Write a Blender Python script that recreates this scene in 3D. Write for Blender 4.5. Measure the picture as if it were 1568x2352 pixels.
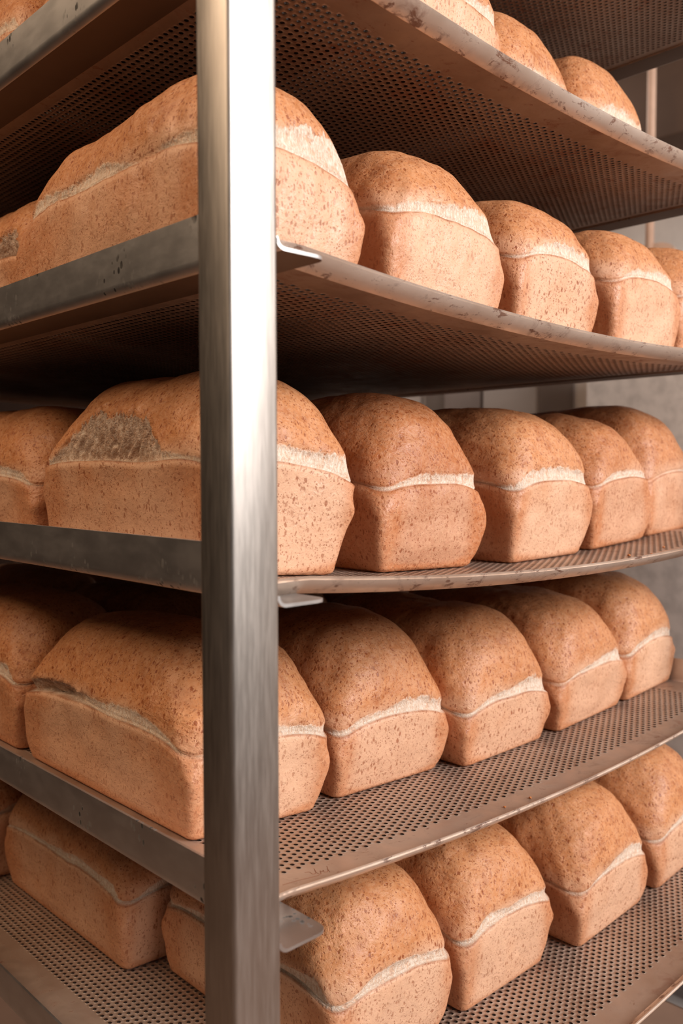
import bpy, bmesh, math, random
import numpy as np
from mathutils import Vector, Matrix

for o in list(bpy.data.objects):
    bpy.data.objects.remove(o)
S = bpy.context.scene
COL = S.collection
R = math.radians

# ------------------------------------------------------------------ camera, world, light, exposure
CAM = (-0.31307, -0.37667, 0.0)
YAW, PITCH, ROLL, FPX = 0.76383, 0.04591, -0.00166, 2018.0
cam = bpy.data.cameras.new('camera')
camo = bpy.data.objects.new('camera', cam)
COL.objects.link(camo)
fw = Vector((math.sin(YAW) * math.cos(PITCH), math.cos(YAW) * math.cos(PITCH), -math.sin(PITCH)))
rt = Vector((math.cos(YAW), -math.sin(YAW), 0))
up = rt.cross(fw)
r2 = rt * math.cos(ROLL) + up * math.sin(ROLL)
u2 = -rt * math.sin(ROLL) + up * math.cos(ROLL)
m = Matrix((r2, u2, -fw)).transposed().to_4x4()
m.translation = CAM
camo.matrix_world = m
cam.sensor_fit = 'VERTICAL'
cam.sensor_height = 36.0
cam.sensor_width = 24.0
cam.lens = FPX / 2352 * 36.0
cam.clip_start = 0.02
cam.dof.use_dof = True
cam.dof.focus_distance = 0.72
cam.dof.aperture_fstop = 7.0
S.camera = camo

S.view_settings.view_transform = 'Standard'
S.view_settings.look = 'None'
S.view_settings.gamma = 1.0
S.view_settings.use_curve_mapping = False
S.view_settings.exposure = 0.0

world = bpy.data.worlds.new('world')
S.world = world
world.use_nodes = True
wb = world.node_tree.nodes['Background']
wb.inputs['Color'].default_value = (1.0, 0.83, 0.70, 1)
wb.inputs['Strength'].default_value = 0.055


def area(name, loc, target, sx, sy, power, color):
    l = bpy.data.lights.new(name, 'AREA')
    l.shape = 'RECTANGLE'
    l.size, l.size_y = sx, sy
    l.energy = power
    l.color = color
    o = bpy.data.objects.new(name, l)
    COL.objects.link(o)
    o.location = loc
    o.rotation_euler = (Vector(target) - Vector(loc)).to_track_quat('-Z', 'Y').to_euler()
    return o


area('daylight_window', (0.85, -2.20, 1.08), (0.25, 0.1, -0.05), 1.7, 1.05, 106, (1.0, 0.94, 0.905))
area('left_lamp', (-1.05, 0.50, 1.30), (0.0, 0.35, -0.05), 1.5, 0.9, 21, (1.0, 0.72, 0.48))
area('back_wall_fill', (2.05, 2.15, 1.36), (2.5, 1.7, 0.0), 0.5, 0.4, 22, (1.0, 0.92, 0.86))  # unseen fill, added to brighten the wall behind the rack

# ------------------------------------------------------------------ helpers


def link_mesh(name, me, mat=None, parent=None):
    o = bpy.data.objects.new(name, me)
    COL.objects.link(o)
    if mat is not None and not me.materials:
        me.materials.append(mat)
    if parent is not None:
        o.parent = parent
    return o


def empty(name, loc=(0, 0, 0)):
    o = bpy.data.objects.new(name, None)
    o.empty_display_size = 0.05
    COL.objects.link(o)
    o.location = loc
    return o


def tag(o, label, cat, group=None):
    o['label'] = label
    o['category'] = cat
    if group:
        o['group'] = group
    return o


def pymesh(name, V, F, smooth=False):
    me = bpy.data.meshes.new(name)
    me.from_pydata([tuple(v) for v in V], [], [tuple(f) for f in F])
    me.validate()
    me.update()
    if smooth:
        me.polygons.foreach_set('use_smooth', [True] * len(me.polygons))
    return me


def fastmesh(name, V, T):
    """numpy verts (n,3), triangles (m,3)"""
    me = bpy.data.meshes.new(name)
    n, mt = len(V), len(T)
    me.vertices.add(n)
    me.vertices.foreach_set('co', np.asarray(V, np.float32).ravel())
    me.loops.add(mt * 3)
    me.loops.foreach_set('vertex_index', np.asarray(T, np.int32).ravel())
    me.polygons.add(mt)
    me.polygons.foreach_set('loop_start', np.arange(0, mt * 3, 3, dtype=np.int32))
    me.update(calc_edges=True)
    return me


def box(name, lo, hi, mat, parent=None, bev=0.0, seg=2, origin=None):
    c = [(a + b) / 2 for a, b in zip(lo, hi)] if origin is None else origin
    bm = bmesh.new()
    bmesh.ops.create_cube(bm, size=1)
    for v in bm.verts:
        v.co = Vector([lo[i] + (v.co[i] + .5) * (hi[i] - lo[i]) - c[i] for i in range(3)])
    if bev:
        bmesh.ops.bevel(bm, geom=bm.edges[:], offset=bev, segments=seg, profile=.5, affect='EDGES', clamp_overlap=True)
    me = bpy.data.meshes.new(name)
    bm.to_mesh(me)
    bm.free()
    if bev:
        me.polygons.foreach_set('use_smooth', [True] * len(me.polygons))
        try:
            me.set_sharp_from_angle(angle=R(35))
        except Exception:
            pass
    o = link_mesh(name, me, mat, parent)
    o.location = c
    return o


# ------------------------------------------------------------------ materials


class NT:
    def __init__(self, name):
        self.m = bpy.data.materials.new(name)
        self.m.use_nodes = True
        self.t = self.m.node_tree
        self.b = self.t.nodes['Principled BSDF']

    def n(self, typ, **kw):
        nd = self.t.nodes.new(typ)
        for k, v in kw.items():
            if k in nd.inputs.keys() if isinstance(k, str) else False:
                nd.inputs[k].default_value = v
            else:
                setattr(nd, k, v)
        return nd

    def l(self, a, b):
        self.t.links.new(a, b)

    def coord(self, scale=(1, 1, 1), rand=True, kind='Object'):
        tc = self.n('ShaderNodeTexCoord')
        out = tc.outputs[kind]
        if rand:
            oi = self.n('ShaderNodeObjectInfo')
            mu = self.n('ShaderNodeVectorMath', operation='MULTIPLY')
            co = self.n('ShaderNodeCombineXYZ')
            for i in range(3):
                self.l(oi.outputs['Random'], co.inputs[i])
            self.l(co.outputs[0], mu.inputs[0])
            mu.inputs[1].default_value = (7.3, 13.1, 5.7)
            ad = self.n('ShaderNodeVectorMath', operation='ADD')
            self.l(out, ad.inputs[0])
            self.l(mu.outputs[0], ad.inputs[1])
            out = ad.outputs[0]
        mp = self.n('ShaderNodeMapping')
        mp.inputs['Scale'].default_value = scale
        self.l(out, mp.inputs['Vector'])
        return mp.outputs[0]

    def noise(self, vec, scale, detail=3, rough=.55, dist=0.0):
        nd = self.n('ShaderNodeTexNoise')
        nd.inputs['Scale'].default_value = scale
        nd.inputs['Detail'].default_value = detail
        nd.inputs['Roughness'].default_value = rough
        nd.inputs['Distortion'].default_value = dist
        self.l(vec, nd.inputs['Vector'])
        return nd.outputs[0]

    def voronoi(self, vec, scale, rand=1.0):
        nd = self.n('ShaderNodeTexVoronoi')
        nd.inputs['Scale'].default_value = scale
        nd.inputs['Randomness'].default_value = rand
        self.l(vec, nd.inputs['Vector'])
        return nd

    def ramp(self, fac, a, b, lo=0.0, hi=1.0, smooth=True):
        nd = self.n('ShaderNodeMapRange')
        nd.interpolation_type = 'SMOOTHSTEP' if smooth else 'LINEAR'
        for i, v in ((1, a), (2, b), (3, lo), (4, hi)):
            if hasattr(v, 'is_linked'):
                self.l(v, nd.inputs[i])
            else:
                nd.inputs[i].default_value = v
        if hasattr(fac, 'is_linked'):
            self.l(fac, nd.inputs[0])
        else:
            nd.inputs[0].default_value = fac
        return nd.outputs[0]

    def math(self, op, a, b=0.0, c=None):
        nd = self.n('ShaderNodeMath', operation=op)
        for i, v in enumerate((a, b, c)):
            if v is None:
                continue
            if hasattr(v, 'is_linked'):
                self.l(v, nd.inputs[i])
            else:
                nd.inputs[i].default_value = v
        return nd.outputs[0]

    def mix(self, fac, a, b):
        nd = self.n('ShaderNodeMix', data_type='RGBA')
        for i, v in ((0, fac), (6, a), (7, b)):
            if hasattr(v, 'is_linked'):
                self.l(v, nd.inputs[i])
            else:
                nd.inputs[i].default_value = v if i == 0 else (*v, 1)
        return nd.outputs[2]

    def attr(self, name):
        nd = self.n('ShaderNodeAttribute', attribute_name=name)
        return nd.outputs['Fac']

    def bump(self, h, strength, dist, normal=None):
        nd = self.n('ShaderNodeBump')
        nd.inputs['Strength'].default_value = strength
        nd.inputs['Distance'].default_value = dist
        self.l(h, nd.inputs['Height'])
        if normal is not None:
            self.l(normal, nd.inputs['Normal'])
        return nd.outputs[0]

    def out(self, color=None, rough=None, metal=None, normal=None, spec=None):
        b = self.b.inputs
        for k, v in (('Base Color', color), ('Roughness', rough), ('Metallic', metal), ('Normal', normal), ('Specular IOR Level', spec)):
            if v is None:
                continue
            if hasattr(v, 'is_linked'):
                self.l(v, b[k])
            elif k == 'Base Color':
                b[k].default_value = (*v, 1)
            else:
                b[k].default_value = v
        return self.m


def srgb(r, g, b):
    f = lambda c: (c / 255 / 12.92) if c / 255 <= .04045 else ((c / 255 + .055) / 1.055) ** 2.4
    return (f(r), f(g), f(b))


def mat_crust():
    t = NT('bread_crust')
    v = t.coord()
    vs = t.coord((1, 1, .55))
    up_ = t.attr('up')
    hz = t.attr('hz')
    bw = t.attr('bw')
    ed = t.attr('edge')
    n1 = t.noise(v, 16, 3)
    n2 = t.noise(v, 55, 4, .6)
    n3 = t.noise(v, 260, 4, .6)
    pale, tan, brn = srgb(227, 182, 151), srgb(208, 141, 93), srgb(160, 84, 40)
    f_up = t.ramp(t.math('ADD', up_, t.math('MULTIPLY', t.math('SUBTRACT', n1, .5), .9)), .05, .75)
    col = t.mix(f_up, pale, tan)
    # darker bake patches on the dome and on the tin edges
    patch = t.math('MULTIPLY', t.ramp(n2, .45, .75), f_up)
    col = t.mix(t.math('MULTIPLY', patch, .55), col, brn)
    col = t.mix(t.math('MULTIPLY', t.attr('dk'), t.ramp(n1, .2, .7, .7, 1.3)), col, srgb(164, 86, 40))
    edf = t.ramp(t.math('MULTIPLY', ed, t.math('ADD', .45, n1)), .25, 1.0)
    col = t.mix(t.math('MULTIPLY', edf, .62), col, srgb(190, 108, 48))
    mott = t.ramp(n3, .35, .7)
    col = t.mix(t.math('MULTIPLY', mott, .22), col, srgb(238, 196, 156))
    # bran specks
    sp = None
    for sc, th, keep, vec in ((320, .38, .62, vs), (540, .38, .66, v), (200, .27, .40, v)):
        warp = t.n('ShaderNodeVectorMath', operation='ADD')
        wn = t.n('ShaderNodeTexNoise')
        wn.inputs['Scale'].default_value = sc * 1.3
        wn.inputs['Detail'].default_value = 2
        t.l(vec, wn.inputs['Vector'])
        ws = t.n('ShaderNodeVectorMath', operation='SCALE')
        ws.inputs['Scale'].default_value = 1.1 / sc
        t.l(wn.outputs['Color'], ws.inputs[0])
        t.l(vec, warp.inputs[0])
        t.l(ws.outputs[0], warp.inputs[1])
        vo = t.voronoi(warp.outputs[0], sc)
        sx = t.n('ShaderNodeSeparateColor')
        t.l(vo.outputs['Color'], sx.inputs[0])
        on = t.math('LESS_THAN', sx.outputs[0], keep)
        rad = t.math('MULTIPLY', t.math('ADD', sx.outputs[1], .35), th)
        d = t.math('SUBTRACT', rad, vo.outputs['Distance'])
        s1 = t.math('MULTIPLY', t.ramp(d, -.03, .20), t.math('MULTIPLY', on, t.ramp(sx.outputs[2], 0.0, 1.0, .55, 1.0)))
        sp = s1 if sp is None else t.math('MAXIMUM', sp, s1)
    spo = t.math('MULTIPLY', sp, t.ramp(t.math('ADD', f_up, t.math('MULTIPLY', t.n('ShaderNodeObjectInfo').outputs['Random'], .8)), 0.0, 1.1, .42, .90))
    col = t.mix(spo, col, srgb(146, 72, 32))
    # torn shred band
    nb = t.noise(t.coord((1, 1, .8)), 90, 4, .65)
    nb2 = t.noise(t.coord((1, 1, .6)), 420, 3, .6)
    mo = t.attr('mouth')
    calm = t.math('SUBTRACT', 1.0, t.math('MULTIPLY', mo, .75))
    nb = t.math('ADD', .5, t.math('MULTIPLY', t.math('SUBTRACT', nb, .5), calm))
    top = t.math('MULTIPLY', bw, t.math('ADD', .28, t.math('ADD', t.math('MULTIPLY', nb, 1.0), t.math('MULTIPLY', nb2, .35))))
    lo = t.ramp(hz, -.02, .06)
    hi = t.math('SUBTRACT', 1.0, t.ramp(t.math('SUBTRACT', hz, top), -.20, .10))
    sh = t.math('MULTIPLY', t.math('MULTIPLY', lo, hi), t.ramp(bw, .08, .45))
    isl = t.ramp(t.noise(v, 150, 3, .6), .52, .66)
    sh = t.math('MULTIPLY', sh, t.math('SUBTRACT', 1.0, t.math('MULTIPLY', t.math('MULTIPLY', isl, calm), .55)))
    fib = t.noise(t.coord((1, 1, .3)), 700, 4, .7)
    shc = t.mix(t.ramp(fib, .35, .7), srgb(222, 192, 166), srgb(255, 244, 230))
    clump = t.noise(v, 170, 4, .7)
    shc = t.mix(t.math('MULTIPLY', mo, t.ramp(clump, .35, .65, .2, .8)), shc, srgb(150, 112, 86))
    col = t.mix(t.math('MULTIPLY', sh, .90), col, shc)
    # thin dark tin-line under the band
    ln = t.math('MULTIPLY', t.ramp(hz, -.22, -.05), t.math('SUBTRACT', 1.0, t.ramp(hz, -.03, .08)))
    ln = t.math('MULTIPLY', ln, t.ramp(n2, .3, .6))
    col = t.mix(t.math('MULTIPLY', ln, .6), col, srgb(150, 80, 38))
    # relief
    crinkle = t.noise(t.coord((1, .6, 1)), 120, 4, .65, .8)
    h = t.math('ADD', t.math('MULTIPLY', n3, .5), t.math('MULTIPLY', crinkle, .9))
    h = t.math('SUBTRACT', h, t.math('MULTIPLY', sp, .22))
    h = t.math('ADD', h, t.math('MULTIPLY', t.math('MULTIPLY', sh, fib), 1.6))
    h = t.math('ADD', h, t.math('MULTIPLY', t.math('MULTIPLY', sh, mo), t.math('MULTIPLY', clump, 5.0)))
    wr = t.noise(t.coord((1, .35, 1)), 70, 5, .7, 1.6)
    h = t.math('ADD', h, t.math('MULTIPLY', t.math('MULTIPLY', f_up, t.ramp(n1, .4, .65)), t.math('MULTIPLY', wr, 1.8)))
    nrm = t.bump(h, .62, .0017)
    rough = t.ramp(t.math('ADD', n3, t.math('MULTIPLY', sh, .4)), .2, .9, .32, .66)
    t.b.inputs['Subsurface Weight'].default_value = 0.0
    return t.out(col, rough, 0.0, nrm, .5)


def mat_steel(name, base, rough, streak=(4, 4, .35), spots=0.0, metal=1.0, dirt=.3, amp=1.0):
    t = NT(name)
    v = t.coord(rand=True)
    st = t.noise(t.coord(streak), 260, 4, .6)
    bl = t.noise(v, 9, 4, .6)
    fine = t.noise(v, 60, 4, .6)
    col = t.mix(t.ramp(st, .3, .7), tuple(c * (1 - .20 * amp) for c in base), tuple(min(1, c * (1 + .12 * amp)) for c in base))
    col = t.mix(t.math('MULTIPLY', t.ramp(bl, .45, .75), dirt), col, tuple(c * f for c, f in zip(base, (.55, .47, .40))))
    r = t.ramp(t.math('ADD', st, t.math('MULTIPLY', bl, .5)), .5, 1.1, rough - .07 * amp, rough + .12 * amp)
    mt = metal
    if spots:
        vo = t.voronoi(t.coord((1, 1, .6)), 210)
        region = t.ramp(t.noise(v, 13, 3, .6), .53, .62)
        d = t.math('SUBTRACT', t.math('MULTIPLY', fine, .75), vo.outputs['Distance'])
        sp = t.math('MULTIPLY', t.ramp(d, .0, .12), region)
        col = t.mix(t.math('MULTIPLY', sp, spots), col, (.008, .007, .006))
        mt = t.math('MULTIPLY', metal, t.math('SUBTRACT', 1.0, t.math('MULTIPLY', sp, .8)))
    nrm = t.bump(t.math('ADD', st, t.math('MULTIPLY', fine, .4)), .12, .0006)
    return t.out(col, r, mt, nrm)


def mat_tray(name, base, chips, rough=.42):
    t = NT(name)
    v = t.coord(rand=True)
    n1 = t.noise(v, 7, 4, .6)
    n2 = t.noise(v, 38, 5, .65, .6)
    n3 = t.noise(t.coord((.8, 1.6, 1.6)), 75, 6, .72, .5)
    col = t.mix(t.ramp(n1, .35, .7), base, tuple(c * f for c, f in zip(base, (.78, .70, .64))))
    stain = t.ramp(t.math('ADD', t.math('MULTIPLY', n2, .7), t.math('MULTIPLY', n1, .5)), .64, .80)
    col = t.mix(t.math('MULTIPLY', stain, .65), col, srgb(116, 66, 38))
    ch = t.math('MULTIPLY', t.ramp(n3, .60 - chips, .66 - chips), t.ramp(n2, .42, .56))
    col = t.mix(t.math('MULTIPLY', ch, .85), col, srgb(110, 62, 36))
    metal = t.math('MULTIPLY', .55, t.math('SUBTRACT', 1.0, t.math('MAXIMUM', ch, t.math('MULTIPLY', stain, .6))))
    nrm = t.bump(t.math('ADD', n3, n2), .15, .0008)
    return t.out(col, t.ramp(n2, .3, .7, rough - .08, rough + .14), metal, nrm)


def mat_plain(name, col, rough=.6, metal=0.0, nscale=6, amt=.25, bump=.1, spec=.4):
    t = NT(name)
    v = t.coord(rand=True)
    n = t.noise(v, nscale, 5, .6)
    c = t.mix(t.math('MULTIPLY', t.ramp(n, .35, .7), amt), col, tuple(x * .45 for x in col))
    return t.out(c, rough, metal, t.bump(n, bump, .004), spec)


M_CRUST = mat_crust()
M_POST = mat_steel('brushed_post_steel', srgb(188, 182, 176), .42, (1.6, 1.6, .12), dirt=.16, amp=.45)
M_RAIL = mat_steel('rail_steel', srgb(214, 212, 211), .44, (.25, .10, .25), spots=.95, dirt=.10, amp=.35)
M_RAILU = mat_steel('dark_rail_underside', srgb(96, 78, 66), .5, (.25, .10, .25), metal=.5, dirt=.3, amp=.4)  # darker tone for the downward faces of the rails
M_SHEET = mat_tray('aged_tray_aluminium', srgb(190, 168, 152), .0, .44)
M_LIP = mat_tray('worn_tray_lip', srgb(232, 218, 206), .055, .36)
M_UNDER = mat_tray('dark_tray_underside', srgb(156, 138, 126), .03, .46)  # darker tone for the lower side of the sheet
M_HOLE = mat_plain('dark_hole_wall', srgb(46, 30, 22), .6)  # dark tone for the walls of the punched holes
M_WALL = mat_plain('pale_wall_paint', srgb(226, 216, 208), .7)
M_WALL2 = mat_plain('shaded_wall_tone', srgb(46, 34, 28), .9, spec=.05)  # shade on the back wall is put into this dark colour
M_CEIL = mat_plain('ceiling_paint', srgb(132, 106, 90), .8)
M_FLOOR = mat_plain('brown_floor', srgb(150, 120, 102), .5)
M_GREY = mat_plain('grey_lacquer', srgb(140, 128, 120), .5)
M_DARK = mat_plain('dark_grey_lacquer', srgb(112, 99, 92), .5)
M_WHITE = mat_plain('white_trim', srgb(236, 230, 226), .6)
M_BENCH = mat_plain('mottled_steel', srgb(222, 212, 204), .5, .1, 22, .45)
M_SLAB = mat_plain('brown_wall_shade', srgb(96, 74, 60), .6)
M_WOOD = mat_plain('pale_wood', srgb(232, 196, 172), .55, 0, 30, .15)
M_CRUMB = mat_plain('crumb', srgb(200, 128, 74), .7, 0, 200, .4)

# ------------------------------------------------------------------ rack dimensions (metres)
W = 0.7857          # between the rail backs
PW, PD = 0.0335, 0.0296
RH, RL = 0.0340, 0.0392
SAG = 0.0165
ZR = [0.55294, 0.35741, 0.15681, -0.04289, -0.24287, -0.4468, -0.647]    # rail tops
YL = [0.03, 0.03705, 0.02515, 0.02011, 0.03712, -0.0150]                  # tray front lips
DEPTH = 0.98
FLOOR_Z = -1.30
YB = 1.035          # back end of the rails


def sag(x):
    u = np.clip((np.asarray(x) - RL) / (W - 2 * RL), 0, 1)     # flat where it rests on the ledges
    return -4 * SAG * u * (1 - u)


# ------------------------------------------------------------------ room shell


def struct(o):
    o['kind'] = 'structure'
    return o


struct(box('floor', (-3, -3, FLOOR_Z - .1), (2.7, 3.0, FLOOR_Z), M_FLOOR))
struct(box('wall_right', (2.6, -3, FLOOR_Z), (2.7, 3.0, 1.62), M_WALL))
struct(box('wall_back', (-3, 2.9, FLOOR_Z), (2.6, 3.0, 1.62), M_WALL2))
struct(box('ceiling', (-3, -3, 1.62), (2.7, 3.0, 1.72), M_CEIL))
struct(box('trim_1', (2.56, 1.83, FLOOR_Z), (2.6, 1.966, 1.62), M_WHITE, bev=.004))

# tall grey cupboard by the far wall
cb = tag(empty('tall_cupboard', (2.47, 1.61, FLOOR_Z)), 'tall grey two-door cupboard seen through gap behind the middle loaves', 'cupboard')


def part(name, lo, hi, mat, parent, bev=0.0):
    o = box(name, lo, hi, mat, None, bev)
    o.parent = parent
    o.location = Vector(o.location) - parent.location
    return o


part('body', (2.36, 1.395, FLOOR_Z), (2.58, 1.822, .75), M_DARK, cb, .003)
for a, b, mm in ((1.40, 1.632, M_GREY), (1.645, 1.818, M_DARK)):
    d = part('door', (2.34, a, FLOOR_Z + .06), (2.36, b, .74), mm, cb, .003)
    hnd = box('handle', (2.322, (b - .03 if a < 1.5 else a + .02), -.25), (2.34, (b - .02 if a < 1.5 else a + .03), -.1), M_POST, None, .002)
    hnd.parent = d
    hnd.location = Vector(hnd.location) - cb.location - d.location
lk = tag(empty('steel_locker', (2.5, 2.07, FLOOR_Z)), 'narrow taupe locker left of the white pilaster in background', 'locker')
part('body', (2.42, 1.985, FLOOR_Z), (2.59, 2.17, .7), M_GREY, lk, .004)
part('door', (2.405, 1.995, FLOOR_Z + .05), (2.42, 2.16, .68), M_GREY, lk, .003)

bn = tag(empty('steel_cabinet', (2.25, .62, FLOOR_Z)), 'mottled stainless steel cabinet behind the rack at far right', 'cabinet')
part('body', (2.02, .1, FLOOR_Z + .08), (2.55, 1.012, .40), M_BENCH, bn, .006)
part('top', (2.0, .08, .40), (2.56, 1.02, .425), M_BENCH, bn, .004)
for a, b in ((.11, .55), (.56, 1.0)):
    d = part('door', (2.005, a, FLOOR_Z + .12), (2.02, b, .38), M_BENCH, bn, .003)
for x, y in ((2.06, .15), (2.06, .96), (2.5, .15), (2.5, .96)):
    part('foot', (x - .02, y - .02, FLOOR_Z), (x + .02, y + .02, FLOOR_Z + .08), M_DARK, bn, .003)

dk = tag(empty('upper_wall_shade', (2.5, 1.2, 1.0)), 'added shade-brown duct along the wall at upper right', 'slab')  # added brown slab, stands in for the shade high on the wall
part('slab_body', (2.32, -.6, 1.03), (2.59, 2.6, 1.36), M_SLAB, dk, .01)
for y in (-.1, .75, 1.6, 2.4):
    part('flange', (2.30, y - .02, 1.01), (2.6, y + .02, 1.38), M_SLAB, dk, .004)

# bread peel standing handle-up on the cabinet
pl = tag(empty('bread_peel', (2.183, .902, .425)), 'pale wooden pole of a peel standing upright behind the rack', 'peel')


def lathe(name, prof, mat, parent, n=20, loc=(0, 0, 0)):
    V, F = [], []
    for r, z in prof:
        for i in range(n):
            a = 2 * math.pi * i / n
            V.append((r * math.cos(a), r * math.sin(a), z))
    for j in range(len(prof) - 1):
        for i in range(n):
            F.append((j * n + i, j * n + (i + 1) % n, (j + 1) * n + (i + 1) % n, (j + 1) * n + i))
    F.append(tuple(range(n))[::-1])
    F.append(tuple((len(prof) - 1) * n + i for i in range(n)))
    o = link_mesh(name, pymesh(name, V, F, True), mat, parent)
    o.location = loc
    return o


lathe('handle', [(.0125, .22), (.0125, .775), (.0115, .784), (.008, .789), (.003, .791)], M_WOOD, pl)
V = []
for x in (-.006, .006):
    for i in range(24):
        a = 2 * math.pi * i / 24
        V.append((x * (1 - .3 * (math.cos(a) < -.8)), .095 * math.copysign(abs(math.sin(a)) ** .6, math.sin(a)), .125 - .125 * math.copysign(abs(math.cos(a)) ** .6, math.cos(a))))
F = [tuple(range(24))[::-1], tuple(range(24, 48))] + [(i, (i + 1) % 24, 24 + (i + 1) % 24, 24 + i) for i in range(24)]
link_mesh('blade', pymesh('blade', V, F), M_WOOD, pl)

# ------------------------------------------------------------------ rack
rack = tag(empty('bakery_rack', (W / 2, .5, FLOOR_Z)), 'stainless steel bakery rack holding trays of loaves', 'rack')


def put(o, parent):
    o.parent = parent
    o.location = Vector(o.location) - parent.location
    return o


for px, py in ((-PW, 0), (W, 0), (-PW, YB - PD), (W, YB - PD)):
    put(box('post', (px, py, FLOOR_Z + .02), (px + PW, py + PD, .80), M_POST, None, .0028, 3), rack)
    put(box('foot', (px + .002, py + .001, FLOOR_Z), (px + PW - .002, py + PD - .001, FLOOR_Z + .02), M_DARK, None, .003), rack)
for z in (.772, FLOOR_Z + .1):
    for py in (0, YB - PD):
        put(box('crossbar', (0, py, z), (W, py + PD, z + .028), M_POST, None, .0028, 3), rack)
    for px in (-PW, W):
        put(box('crossbar', (px, PD, z), (px + PW, YB - PD, z + .028), M_POST, None, .0028, 3), rack)


def rail_mesh(mirror):
    # L profile with rounded bend: outer path then inner path
    t, rr = .002, .007
    prof = [(0, RH), (t, RH), (t, rr)]
    for i in range(1, 7):
        a = math.pi + (math.pi / 2) * i / 6
        prof.append((rr + (rr - t) * math.cos(a), rr + (rr - t) * math.sin(a)))
    cr = .008
    prof += [(RL, t), (RL, 0)]
    for i in range(0, 7):
        a = 1.5 * math.pi - (math.pi / 2) * i / 6
        prof.append((rr + rr * math.cos(a), rr + rr * math.sin(a)))
    ys = [.0024, .0034, .0049, .0068, .0092, .0120, .0296, .0298] + list(np.linspace(.05, YB - .012, 12)) + [YB - .006, YB - .0024]
    V, F = [], []
    n = len(prof)
    for y in ys:
        dy = max(0.0, .0120 - y)
        cut = 0
        if y < .0105:                        # rounded front corner of the tray ledge
            k = min(1.0, (.0104 - y) / .008)
            cut = .008 * (1 - math.sqrt(max(0, 1 - k * k)))
        for (x, z) in prof:
            xx = x - cut if x == RL else x
            zz = min(z, rr) if y < .0297 else z        # back flange starts behind the post
            V.append(((W - xx) if mirror else xx, y, zz))
    for j in range(len(ys) - 1):
        for i in range(n):
            a, b = j * n + i, j * n + (i + 1) % n
            q = (a, b, b + n, a + n)
            F.append(q[::-1] if mirror else q)
    e0, e1 = tuple(range(n)), tuple((len(ys) - 1) * n + i for i in range(n))
    F += [e0, e1[::-1]] if mirror else [e0[::-1], e1]
    me = pymesh('rail', V, F, True)
    me.set_sharp_from_angle(angle=R(40))
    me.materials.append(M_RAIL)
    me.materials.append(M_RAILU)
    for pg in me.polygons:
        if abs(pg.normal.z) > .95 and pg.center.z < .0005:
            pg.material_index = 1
    return me


for mir in (False, True):
    me = rail_mesh(mir)
    for z in ZR:
        o = link_mesh('rail', me)
        o.location = (0, 0, z - RH)
        put(o, rack)

# ------------------------------------------------------------------ perforated trays
TT = .0020       # sheet thickness
CX, CY = .0067, .0068
HR = .0018
X0, X1 = .0025, W - .0025
LIPH, LIPW = .0100, .0125
FLAT = .026


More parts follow.
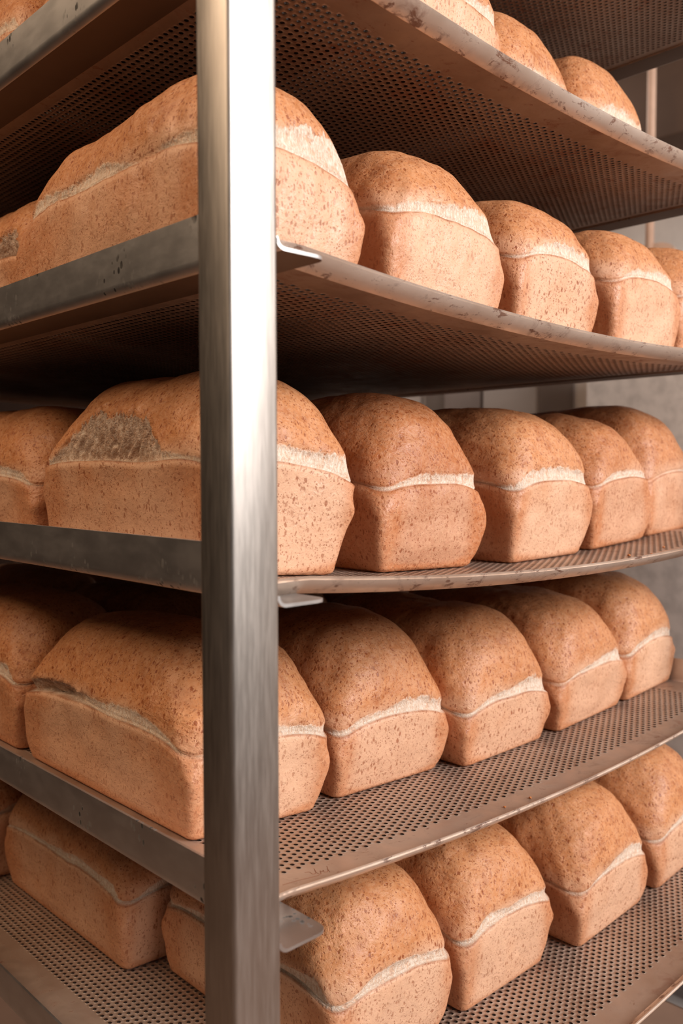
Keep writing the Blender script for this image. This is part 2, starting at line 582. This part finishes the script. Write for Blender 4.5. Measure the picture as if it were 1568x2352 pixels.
def sheet_mesh():
    ncol = 102
    xs0 = (W - ncol * CX) / 2
    yp0, nrow = LIPW + FLAT, 136
    ang = [math.pi * 2 * (i + .5) / 12 for i in range(12)]
    hx, hy = CX / 2, CY / 2
    outer = [(hx, 0), (hx, hy), (-hx, hy), (-hx, 0), (-hx, -hy), (hx, -hy)]    # starts at angle 0
    inner = [(HR * math.cos(math.pi * 2 * i / 12), HR * math.sin(math.pi * 2 * i / 12)) for i in range(12)]
    cell = np.array(outer + inner)
    # angular matching of outer to inner (outer angles 0,45,135,180,225,315)
    oi = [0, 2, 4, 6, 8, 10]
    tri = []
    for k in range(6):
        k2 = (k + 1) % 6
        i0, i1, i2 = 6 + oi[k], 6 + (oi[k] + 1) % 12, 6 + (oi[k] + 2) % 12
        tri += [(k, i1, i0), (k, k2, i1), (k2, i2, i1)]
    tri = np.array(tri)
    cs = []
    for c in range(ncol):
        off = (c % 2) * hy
        nr = nrow - (c % 2)
        y = yp0 + hy + off + np.arange(nr) * CY
        cs.append(np.stack([np.full(nr, xs0 + hx + c * CX), y], 1))
    C = np.concatenate(cs)
    n = len(C)
    P = (C[:, None, :] + cell[None]).reshape(-1, 2)
    base = (np.arange(n) * 18)[:, None, None]
    T = (tri[None] + base).reshape(-1, 3)
    # margins: half cells, side strips, front and back strips (quads as triangles)
    E, ET = [], []

    def quad(xa, xb, ya, yb):
        k = len(E)
        E.extend([(xa, ya), (xb, ya), (xb, yb), (xa, yb)])
        ET.extend([(k, k + 1, k + 2), (k, k + 2, k + 3)])
    y_hi = yp0 + nrow * CY
    for c in range(1, ncol, 2):
        xa, xb = xs0 + c * CX, xs0 + (c + 1) * CX
        quad(xa, xb, yp0, yp0 + hy)
        quad(xa, xb, y_hi - hy, y_hi)
    xall = [X0, .02, RL, .045, xs0] + [xs0 + c * CX for c in range(1, ncol)] + [xs0 + ncol * CX, W - .045, W - RL, W - .02, X1]
    for a, b in zip(xall[:-1], xall[1:]):
        quad(a, b, LIPW, yp0)
        quad(a, b, y_hi, DEPTH - LIPW)
    for a, b in list(zip(xall[:4], xall[1:5])) + list(zip(xall[-5:-1], xall[-4:])):
        quad(a, b, yp0, y_hi)
    E, ET = np.array(E), np.array(ET)
    P2 = np.concatenate([P, E])
    T2 = np.concatenate([T, ET + len(P)])
    z = sag(P2[:, 0])
    nv = len(P2)
    top = np.column_stack([P2, z + TT])
    bot = np.column_stack([P2, z])
    # hole walls
    i = np.arange(12)
    a = 6 + i
    b = 6 + (i + 1) % 12
    wt = np.concatenate([np.stack([a, a + nv, b], 1), np.stack([b, a + nv, b + nv], 1)])
    wall = (wt[None] + base).reshape(-1, 3)
    V = np.concatenate([top, bot])
    TR = np.concatenate([T2, T2[:, ::-1] + nv, wall])
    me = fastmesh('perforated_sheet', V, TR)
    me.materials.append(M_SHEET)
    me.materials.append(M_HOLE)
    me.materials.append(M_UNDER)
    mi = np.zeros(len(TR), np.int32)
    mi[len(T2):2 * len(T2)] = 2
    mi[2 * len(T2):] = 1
    me.polygons.foreach_set('material_index', mi)
    return me


def lip_mesh(back):
    # bent lip with a rolled edge, swept along x with the tray's sag
    prof = [(LIPW, TT), (LIPW - .0014, TT + .0003), (.0024, LIPH - .0012)]
    for i in range(9):                      # rolled bead
        a = R(110) - R(250) * i / 8
        prof.append((.0013 - .0013 * math.cos(R(180) - a) * 1.0, LIPH + .0002 + .0013 * math.sin(a)))
    prof += [(.0020, LIPH - .0030), (LIPW - .0010, -.0001), (LIPW, 0)]
    xs = np.linspace(X0, X1, 61)
    V, F = [], []
    n = len(prof)
    for x in xs:
        s = float(sag(x))
        e = min(1.0, (min(x - X0, X1 - x)) / .012)
        k = .35 + .65 * math.sqrt(max(0.0, 1 - (1 - e) ** 2))         # lip dies down at the corners
        for y, z in prof:
            yy = LIPW - (LIPW - y) * (.8 + .2 * k)
            V.append((x, DEPTH - yy if back else yy, z * k + s if z > TT else z + s))
    for j in range(len(xs) - 1):
        for i in range(n - 1):
            a = j * n + i
            q = (a, a + 1, a + 1 + n, a + n)
            F.append(q if not back else q[::-1])
    e0, e1 = tuple(range(n)), tuple((len(xs) - 1) * n + i for i in range(n))
    F += [e0[::-1], e1] if not back else [e0, e1[::-1]]
    me = pymesh('lip', V, F, True)
    me.set_sharp_from_angle(angle=R(50))
    me.materials.append(M_LIP)
    return me


ME_SHEET = sheet_mesh()
ME_LIPF, ME_LIPB = lip_mesh(False), lip_mesh(True)
TRAY_LABEL = [
    'perforated tray at the very top right, seen only from below',
    'perforated tray carrying the topmost visible loaves, stained lip, seen from below',
    'second loaded perforated tray from top, sagging lip with brown chips, seen from below',
    'middle loaded perforated tray at eye level, thin bright lip edge',
    'second lowest perforated tray, seen from above, holes showing before loaves',
    'lowest perforated tray, seen from above with wide plain left margin']
for k in range(6):
    tr = tag(empty('perforated_tray', (0, YL[k], ZR[k] - RH + .0021)), TRAY_LABEL[k], 'tray', 'perforated baking trays in the rack')
    link_mesh('perforated_sheet', ME_SHEET, None, tr)
    link_mesh('front_lip', ME_LIPF, None, tr)
    link_mesh('back_lip', ME_LIPB, None, tr)


def tray_z(k, x):
    return ZR[k] - RH + .0021 + TT + float(sag(x))


# ------------------------------------------------------------------ loaves


def snoise(rng, P, wl, n=14):
    """smooth random field in [-1,1], wavelength about wl"""
    out = np.zeros(len(P))
    for _ in range(n):
        d = rng.normal(size=3)
        d /= np.linalg.norm(d)
        f = 2 * math.pi / (wl * rng.uniform(.7, 1.5))
        out += np.sin(P @ (d * f) + rng.uniform(0, 6.28))
    return out / math.sqrt(n / 2) * .5


def sstep(a, b, x):
    t = np.clip((x - a) / (b - a), 0, 1)
    return t * t * (3 - 2 * t)


def ring(a, b, p, q, n):
    ph = np.linspace(0, 2 * math.pi, 1441)
    c, s = np.cos(ph), np.sin(ph)
    x = a * np.sign(c) * np.abs(c) ** (2 / p)
    y = b * np.sign(s) * np.abs(s) ** (2 / q)
    d = np.concatenate([[0], np.cumsum(np.hypot(np.diff(x), np.diff(y)))])
    t = np.linspace(0, d[-1], n, endpoint=False)
    return np.interp(t, d, x), np.interp(t, d, y)


def rring(a, b, r, n):
    r = min(r, a * .9, b * .9)
    pts = []
    for cx, cy, s0 in ((a - r, b - r, 0), (r - a, b - r, 90), (r - a, r - b, 180), (a - r, r - b, 270)):
        an = np.radians(s0 + np.linspace(0, 90, 13))
        pts.append(np.stack([cx + r * np.cos(an), cy + r * np.sin(an)], 1))
    pts = np.concatenate([[[a, 0]], *pts, [[a, 0]]])
    d = np.concatenate([[0], np.cumsum(np.hypot(*np.diff(pts, axis=0).T))])
    t = np.linspace(0, d[-1], n, endpoint=False)
    return np.interp(t, d, pts[:, 0]), np.interp(t, d, pts[:, 1])


def loaf_mesh(seed, wb=.127, lb=.262, H=.150, hs=.066, taper=.008, front=1.0, left=.22, right=.35, mouth=None, n=220, bulge=.002,
              p=2.9, q=4.6, edge=1.0, dark=0.0, lean=0.0):
    """loaf with base centred at the origin; front end faces -Y. front/left/right: width of the torn band in cm"""
    rng = np.random.default_rng(seed)
    a0, b0 = wb / 2, lb / 2
    rows = []          # (z, a, b, p, q)
    re = .006
    for i in range(6):
        an = math.pi / 2 * i / 5
        ins = re * (1 - math.sin(an))
        rows.append((re * (1 - math.cos(an)), a0 - ins, b0 - ins, 7, 9, 0, 1, .0065))
    nl = 13
    for i in range(1, nl + 1):
        f = i / nl
        z = re + (hs - re) * f
        g = taper * f ** .9 + bulge * math.sin(math.pi * f) ** .6
        e = float(sstep(.62, 1.0, np.array([f]))[0])
        rows.append((z, a0 + g, b0 + g * .9, 3.7, 5.5, f, 1 - .12 * e, .0065 + .0085 * e))
    a1, b1 = a0 + taper + .0005, b0 + taper * .9 + .0005
    rows.append((hs + .0008, a1 - .0022, b1 - .0022, 3.7, 5.5, 1.0, .85, .0165))
    ts = [1.6, 2.8, 4, 5.2, 6.5, 8, 9.5, 11, 13, 15, 17.5, 20] + list(np.arange(23, 84, 3)) + [85.5, 87.4, 88.6, 89.4, 89.8]
    for t in ts:
        g = math.sin(R(t))
        Fv = 1 - g * g
        e = float(sstep(0, 26, np.array([t]))[0])
        pp, qq = 3.7 + (p - 3.7) * e, 5.5 + (q - 5.5) * e
        rows.append((hs + .001 + (H - hs) * g, a1 * Fv ** (1 / p), b1 * Fv ** (1 / q), pp, qq, 1 + g, .82 * (1 - float(sstep(2, 42, np.array([t]))[0])), .019 + .03 * g))
    nr = len(rows)
    P = np.zeros((nr, n, 3))
    rel = np.zeros((nr, n))
    for j, (z, a, b, pp, qq, f, wr, rc) in enumerate(rows):
        x, y = ring(a, b, pp, qq, n)
        if wr > 0:
            xr, yr = rring(a, b, rc, n)
            x, y = x + (xr - x) * wr, y + (yr - y) * wr
        P[j, :, 0], P[j, :, 1], P[j, :, 2] = x, y, z
        rel[j] = f
    P = P.reshape(-1, 3)
    z = P[:, 2].copy()
    nx, ny = P[:, 0] / a1, P[:, 1] / b1
    corner = np.clip(np.abs(nx) ** 3 * np.abs(ny) ** 6 * 1.6, 0, 1)
    # how much each side is faced
    fr, bk = sstep(.80, .93, -ny), sstep(.80, .93, ny)
    lf, rg = sstep(.70, .95, -nx) * (1 - np.maximum(fr, bk)), sstep(.70, .95, nx) * (1 - np.maximum(fr, bk))
    hz = (z - hs) * 100
    nA = snoise(rng, P * np.array([1, 1, .3]), .10)
    bw = front * fr * (1 + .45 * nA) * (.25 + .75 * sstep(-.95, -.15 + .5 * rng.uniform(-1, 1), nx)) + bk * .8 + left * lf * (1 + .8 * nA) + right * rg * (1 + .8 * nA)
    bw = np.clip(bw, 0, 9)
    mth = np.zeros(len(P))
    if mouth:
        yc, wd, ht = mouth
        mth = np.exp(-((P[:, 1] - yc) / (wd * 1.1)) ** 4) * sstep(.45, .8, -nx) * (1 - fr)
        bw = np.maximum(bw, ht * (100 + 9 * snoise(rng, P * np.array([1, 1, .2]), .03)) * np.exp(-((P[:, 1] - yc) / wd) ** 4) * sstep(.45, .8, -nx) * (1 - .6 * fr))
    # torn band is sunk, dome lip above it stands proud
    inband = np.clip(hz / np.maximum(bw, .05), 0, 1)
    sink = np.where(hz > 0, np.sin(np.pi * np.clip(inband, 0, 1)) ** .7, 0) * np.clip(bw / 1.2, 0, 1.0)
    if mouth:
        mprof = sstep(0, .12, hz) * (1 - .85 * inband) * (inband < 1)
        sink = sink * (1 - mth) + mprof * mth
    dpt = .0028 + (.0125 * np.exp(-((P[:, 1] - mouth[0]) / mouth[1]) ** 4) * sstep(.45, .8, -nx) if mouth else 0)
    rad = np.stack([np.sign(nx) * np.abs(nx) ** 5, np.sign(ny) * np.abs(ny) ** 7, np.zeros(len(P))], 1)
    rad /= np.maximum(np.linalg.norm(rad, axis=1, keepdims=True), 1e-6)
    low = z < .004
    top = sstep(hs, H, z)
    P0 = P.copy()
    P = P - rad * (sink * dpt)[:, None] * (1 - top)[:, None]
    # organic unevenness
    k1 = np.stack([snoise(rng, P0, .13), snoise(rng, P0, .15), snoise(rng, P0, .14)], 1)
    k2 = snoise(rng, P0, .045)
    k3 = snoise(rng, P0, .018)
    nrm = P0 / np.array([a1, b1, H]) - np.array([0, 0, .35])
    nrm /= np.linalg.norm(nrm, axis=1, keepdims=True)
    amp = np.clip(z / .02, 0, 1)
    P = P + k1 * np.array([.0030, .0030, .0030]) * (amp * (.6 + .4 * top))[:, None] + nrm * (k2 * .0013 + k3 * .00055)[:, None] * amp[:, None]
    if mouth:
        rg_ = snoise(rng, P0, .012) * .0022 + snoise(rng, P0, .006) * .0012
        P = P + rad * (rg_ * mth * (hz > .1) * (hz < bw * 1.1))[:, None]
    # tin line dips at the corners
    P[:, 2] -= .010 * corner * np.exp(-((z - hs) / .028) ** 2)
    # dimpled flat sides of the tin part
    side = sstep(.012, .03, z) * (1 - sstep(hs - .02, hs, z))
    P -= rad * (.0022 * side * (1 - corner) * (np.abs(ny) < .8))[:, None] * .6
    P[:, 0] += lean * P[:, 2]
    P[low, 2] = np.maximum(z[low], 0)
    P[:, 2] = np.maximum(P[:, 2], 0)
    edge_a = np.clip(corner * 1.2 * (1 - sstep(hs, hs + .02, z)) + (1 - sstep(.002, .012, z)) * .7, 0, 1) * edge
    edge_a = np.clip(edge_a + .55 * lf * (z < hs) * edge + .35 * rg * (z < hs), 0, 1)
    up_a = np.clip(.18 * sstep(0, hs, z) + .75 * sstep(hs, hs + .03, z) , 0, 1.2)
    # faces
    V = np.concatenate([P, [[0, 0, 0], [P[-n:, 0].mean(), P[-n:, 1].mean(), P[-n:, 2].max()]]])
    i = np.arange(n)
    T = []
    for j in range(nr - 1):
        a, b = j * n + i, j * n + (i + 1) % n
        T += [np.stack([a, b, b + n], 1), np.stack([a, b + n, a + n], 1)]
    T.append(np.stack([np.full(n, nr * n), (i + 1) % n, i], 1))
    o = (nr - 1) * n
    T.append(np.stack([np.full(n, nr * n + 1), o + i, o + (i + 1) % n], 1))
    me = fastmesh('tin_loaf', V, np.concatenate(T))
    me.polygons.foreach_set('use_smooth', np.ones(len(me.polygons), bool))
    for nm, arr, ends in (('hz', hz, (-hs * 100, 9)), ('bw', bw, (0, 0)), ('mouth', mth, (0, 0)), ('dk', np.full(len(mth), dark * 1.6), (dark, dark)), ('edge', edge_a, (.5, 0)), ('up', up_a, (0, 1))):
        at = me.attributes.new(nm, 'FLOAT', 'POINT')
        at.data.foreach_set('value', np.concatenate([arr, ends]).astype(np.float32))
    me.materials.append(M_CRUST)
    return me


TRAYN = {1: 'topmost loaded tray', 2: 'second loaded tray from top', 3: 'middle loaded tray', 4: 'second lowest tray', 5: 'lowest tray'}
ORD = ['nearest the post', 'second from the post', 'third from the post', 'fourth from the post', 'fifth from the post']


def add_loaf(k, col, row, xc, yf, label, mesh=None, rot=0.0, **kw):
    lb = kw.get('lb', .262)
    ov = kw.get('taper', .009)
    if mesh is None:
        mesh = loaf_mesh(1000 * k + 100 * row + col, **kw)
    o = link_mesh('tin_loaf', mesh)
    yc = yf + lb / 2 - .003
    zs = min(tray_z(k, xc + d) for d in (-.05, 0, .05))
    slope = (tray_z(k, xc + .05) - tray_z(k, xc - .05)) / .10
    o.location = (xc, yc, (tray_z(k, xc - .055) + tray_z(k, xc + .055)) / 2 + .0004)
    o.rotation_euler = (0, -math.atan(slope), R(rot))
    tag(o, label, 'loaf', 'loaves on the ' + TRAYN[k])
    return o


# front row: (x centre, y of front face, options)
FRONT = {
    1: [(.100, .11, {}), (.264, .100, dict(front=1.1, hs=.075)), (.430, .130, {}), (.588, .132, {})],
    2: [(.074, .085, dict(hs=.088, H=.154, wb=.112, lb=.274, front=1.9, left=.8, taper=.008, bulge=.006)),
        (.239, .083, dict(hs=.086, H=.150, wb=.128, front=1.7, bulge=.003)),
        (.400, .083, dict(hs=.083, H=.146, wb=.126, front=1.2, bulge=.002)),
        (.574, .085, dict(hs=.086, H=.146, wb=.132, front=1.0)),
        (.716, .086, dict(hs=.084, H=.146, wb=.118))],
    3: [(.106, .128, dict(hs=.082, H=.156, wb=.116, lb=.258, front=1.6, taper=.012, mouth=(0.02, .078, .040), bulge=0.0, left=.5, n=360)),
        (.277, .130, dict(hs=.077, H=.157, wb=.124, front=1.1, bulge=.005, taper=.009, dark=.28, edge=1.3)),
        (.449, .120, dict(hs=.079, H=.156, wb=.124, front=1.6, taper=.011, p=2.9)),
        (.599, .124, dict(hs=.076, H=.148, wb=.118, front=.8, dark=.16, edge=1.2)),
        (.730, .128, dict(hs=.074, H=.156, wb=.116, front=.3, dark=.16, taper=.006))],
    4: [(.107, .160, dict(hs=.072, H=.146, wb=.126, lb=.272, left=.7, front=.9, mouth=(.09, .06, .013), n=300)),
        (.267, .168, dict(hs=.066, H=.150, wb=.136, dark=.08, front=1.5, bulge=.003)),
        (.422, .150, dict(hs=.061, H=.147, wb=.134, dark=.06, front=1.2)),
        (.582, .148, dict(hs=.063, H=.142, wb=.134, dark=.08, front=1.1)),
        (.721, .147, dict(hs=.066, H=.146, wb=.118, front=.9))],
    5: [(.206, .110, dict(hs=.074, H=.150, wb=.132, lb=.236, front=1.2, left=.7)),
        (.365, .108, dict(hs=.074, H=.146, wb=.130, front=1.2)),
        (.538, .094, dict(hs=.068, H=.146, wb=.132, front=1.2)),
        (.702, .092, dict(hs=.066, H=.148, wb=.130, front=1.0))],
}
LOOK = {
    (2, 0): 'large loaf behind the post on second loaded tray, faint seam on its side',
    (2, 1): 'pale loaf with widest white seam, second from post on second loaded tray',
    (2, 2): 'golden loaf third from the post on second loaded tray, front row',
    (2, 3): 'pale loaf fourth from post on second loaded tray with straight tin line',
    (2, 4): 'last loaf at the right edge on second loaded tray, partly cut off',
    (3, 0): 'loaf behind the post on the middle tray with a gaping torn grey side',
    (3, 1): 'darkest brown loaf on the middle tray, right beside the loaf behind the post',
    (3, 2): 'loaf with broad white front tear, third from post on the middle tray',
    (3, 3): 'small brown loaf fourth from the post on the middle tray',
    (4, 0): 'loaf behind the post on second lowest tray, torn seam along its long side',
    (4, 1): 'loaf with widest pale seam on second lowest tray, second from the post',
    (5, 0): 'large loaf behind the post on the lowest tray, directly under the ledge tip',
}
for k, lst in FRONT.items():
    for c, (xc, yf, kw) in enumerate(lst):
        lab = LOOK.get((k, c), 'speckled tin loaf %s in the front row on the %s' % (ORD[c], TRAYN[k]))
        add_loaf(k, c, 0, xc, yf, lab, **kw)
# second and third rows: a few moulds shared
BACKM = [loaf_mesh(50 + i, wb=.126, lb=.262, H=.144 + .003 * i, hs=.068 + .004 * i, front=.8, left=.8, n=140, dark=.06) for i in range(4)]
rnd = random.Random(5)
for k, lst in FRONT.items():
    for row in (1, 2):
        for c, (xc, yf, kw) in enumerate(lst):
            dy = {1: .292, 2: .312, 3: .288, 4: .300, 5: .284}[k]
            x = xc + rnd.uniform(-.001, .001)
            if k == 5 and c == 0:
                x, yf = .168 - .03 * (row - 1), .078
            if len(lst) == 5:
                x = (.107, .262, .416, .570, .724)[c]
            lab = '%s-row tin loaf %s on the %s' % (('second', 'third')[row - 1], ORD[c], TRAYN[k].replace('second loaded tray from top', 'second loaded tray'))
            mesh, kw2 = BACKM[(c * 3 + k + row) % 4], {}
            if (k, c, row) == (2, 0, 1):
                mesh, lab = None, 'loaf at left edge on second loaded tray with a dark ragged tear'
                kw2 = dict(wb=.126, lb=.262, H=.148, hs=.076, mouth=(-.075, .03, .026), n=300, front=.8)
            add_loaf(k, c, row, x, yf + dy * row + rnd.uniform(-.002, .004), lab, mesh, rnd.uniform(-1, 1), **kw2)

# ------------------------------------------------------------------ crumbs on the trays


def crumb_mesh(seed):
    rr = random.Random(seed)
    bm = bmesh.new()
    bmesh.ops.create_icosphere(bm, subdivisions=1, radius=1)
    for v in bm.verts:
        v.co *= rr.uniform(.65, 1.1)
        v.co.z *= .7
    me = bpy.data.meshes.new('crumb')
    bm.to_mesh(me)
    bm.free()
    me.materials.append(M_CRUMB)
    return me


cms = [crumb_mesh(i) for i in range(3)]
for i, (k, x, y, r, w) in enumerate([
        (3, .44, .062, .0016, 'small crumb on middle tray in front of the third loaf'),
        (3, .52, .068, .0022, 'largest crumb on middle tray, before the gap of third and fourth loaves'),
        (3, .545, .056, .0014, 'tiny crumb on middle tray at the lip below the fourth loaf'),
        (3, .60, .070, .0018, 'brown crumb on middle tray right in front of the fourth loaf'),
        (3, .665, .054, .0020, 'crumb nearest the right edge on the middle tray'),
        (3, .068, .055, .0016, 'dark crumb on middle tray right beside the post'),
        (4, .30, .062, .0015, 'left of two crumbs on second lowest tray margin'),
        (4, .335, .060, .0018, 'right of two crumbs on second lowest tray margin')]):
    o = link_mesh('bread_crumb', cms[i % 3])
    o.scale = (r, r, r)
    o.location = (x, y, tray_z(k, x) + r * .55)
    tag(o, w, 'crumb', 'crumbs on the tray margins')

# brown scribble baked onto the margin of the second lowest tray: a thin raised line
SCR = [[(0.0791, 0.0701), (0.0823, 0.0689), (0.082, 0.0651), (0.0853, 0.0654), (0.0891, 0.0716)],
       [(0.0885, 0.0703), (0.0862, 0.0668), (0.0856, 0.0627), (0.0871, 0.0622), (0.0898, 0.0661), (0.09, 0.0642), (0.0926, 0.0657), (0.0908, 0.0632),
        (0.0928, 0.062), (0.0949, 0.0635), (0.0993, 0.0694), (0.0959, 0.0645), (0.094, 0.0604)],
       [(0.0535, 0.0632), (0.0602, 0.063), (0.0666, 0.0627), (0.0748, 0.0618), (0.0838, 0.0608)]]
V, F = [], []
for ln in SCR:
    pts = []
    for i in range(len(ln) - 1):            # Catmull-Rom smoothing
        p0, p1, p2, p3 = [np.array(ln[max(0, min(len(ln) - 1, i + d))]) for d in (-1, 0, 1, 2)]
        for u in np.linspace(0, 1, 6, endpoint=False):
            pts.append(.5 * (2 * p1 + (p2 - p0) * u + (2 * p0 - 5 * p1 + 4 * p2 - p3) * u * u + (3 * p1 - p0 - 3 * p2 + p3) * u ** 3))
    pts.append(np.array(ln[-1]))
    for i, pt in enumerate(pts):
        d = pts[min(i + 1, len(pts) - 1)] - pts[max(i - 1, 0)]
        d /= max(1e-9, np.hypot(*d))
        nrm = np.array([-d[1], d[0]]) * .00022
        z = tray_z(4, pt[0])
        k0 = len(V)
        for off, dz in ((-1, .00002), (0, .00022), (1, .00002)):
            V.append((pt[0] + nrm[0] * off, pt[1] + nrm[1] * off - YL[4], z + dz - (ZR[4] - RH + .0021)))
        if i:
            F += [(k0 - 3, k0 - 2, k0 + 1, k0), (k0 - 2, k0 - 1, k0 + 2, k0 + 1)]
TR4 = [o for o in bpy.data.objects if o.get('label') == TRAY_LABEL[4]][0]
sc_ = link_mesh('scribble_mark', pymesh('scribble_mark', V, F), mat_plain('baked_brown_line', srgb(120, 70, 42), .7), TR4)
sc_['label'] = 'thin brown scribble baked on the margin'
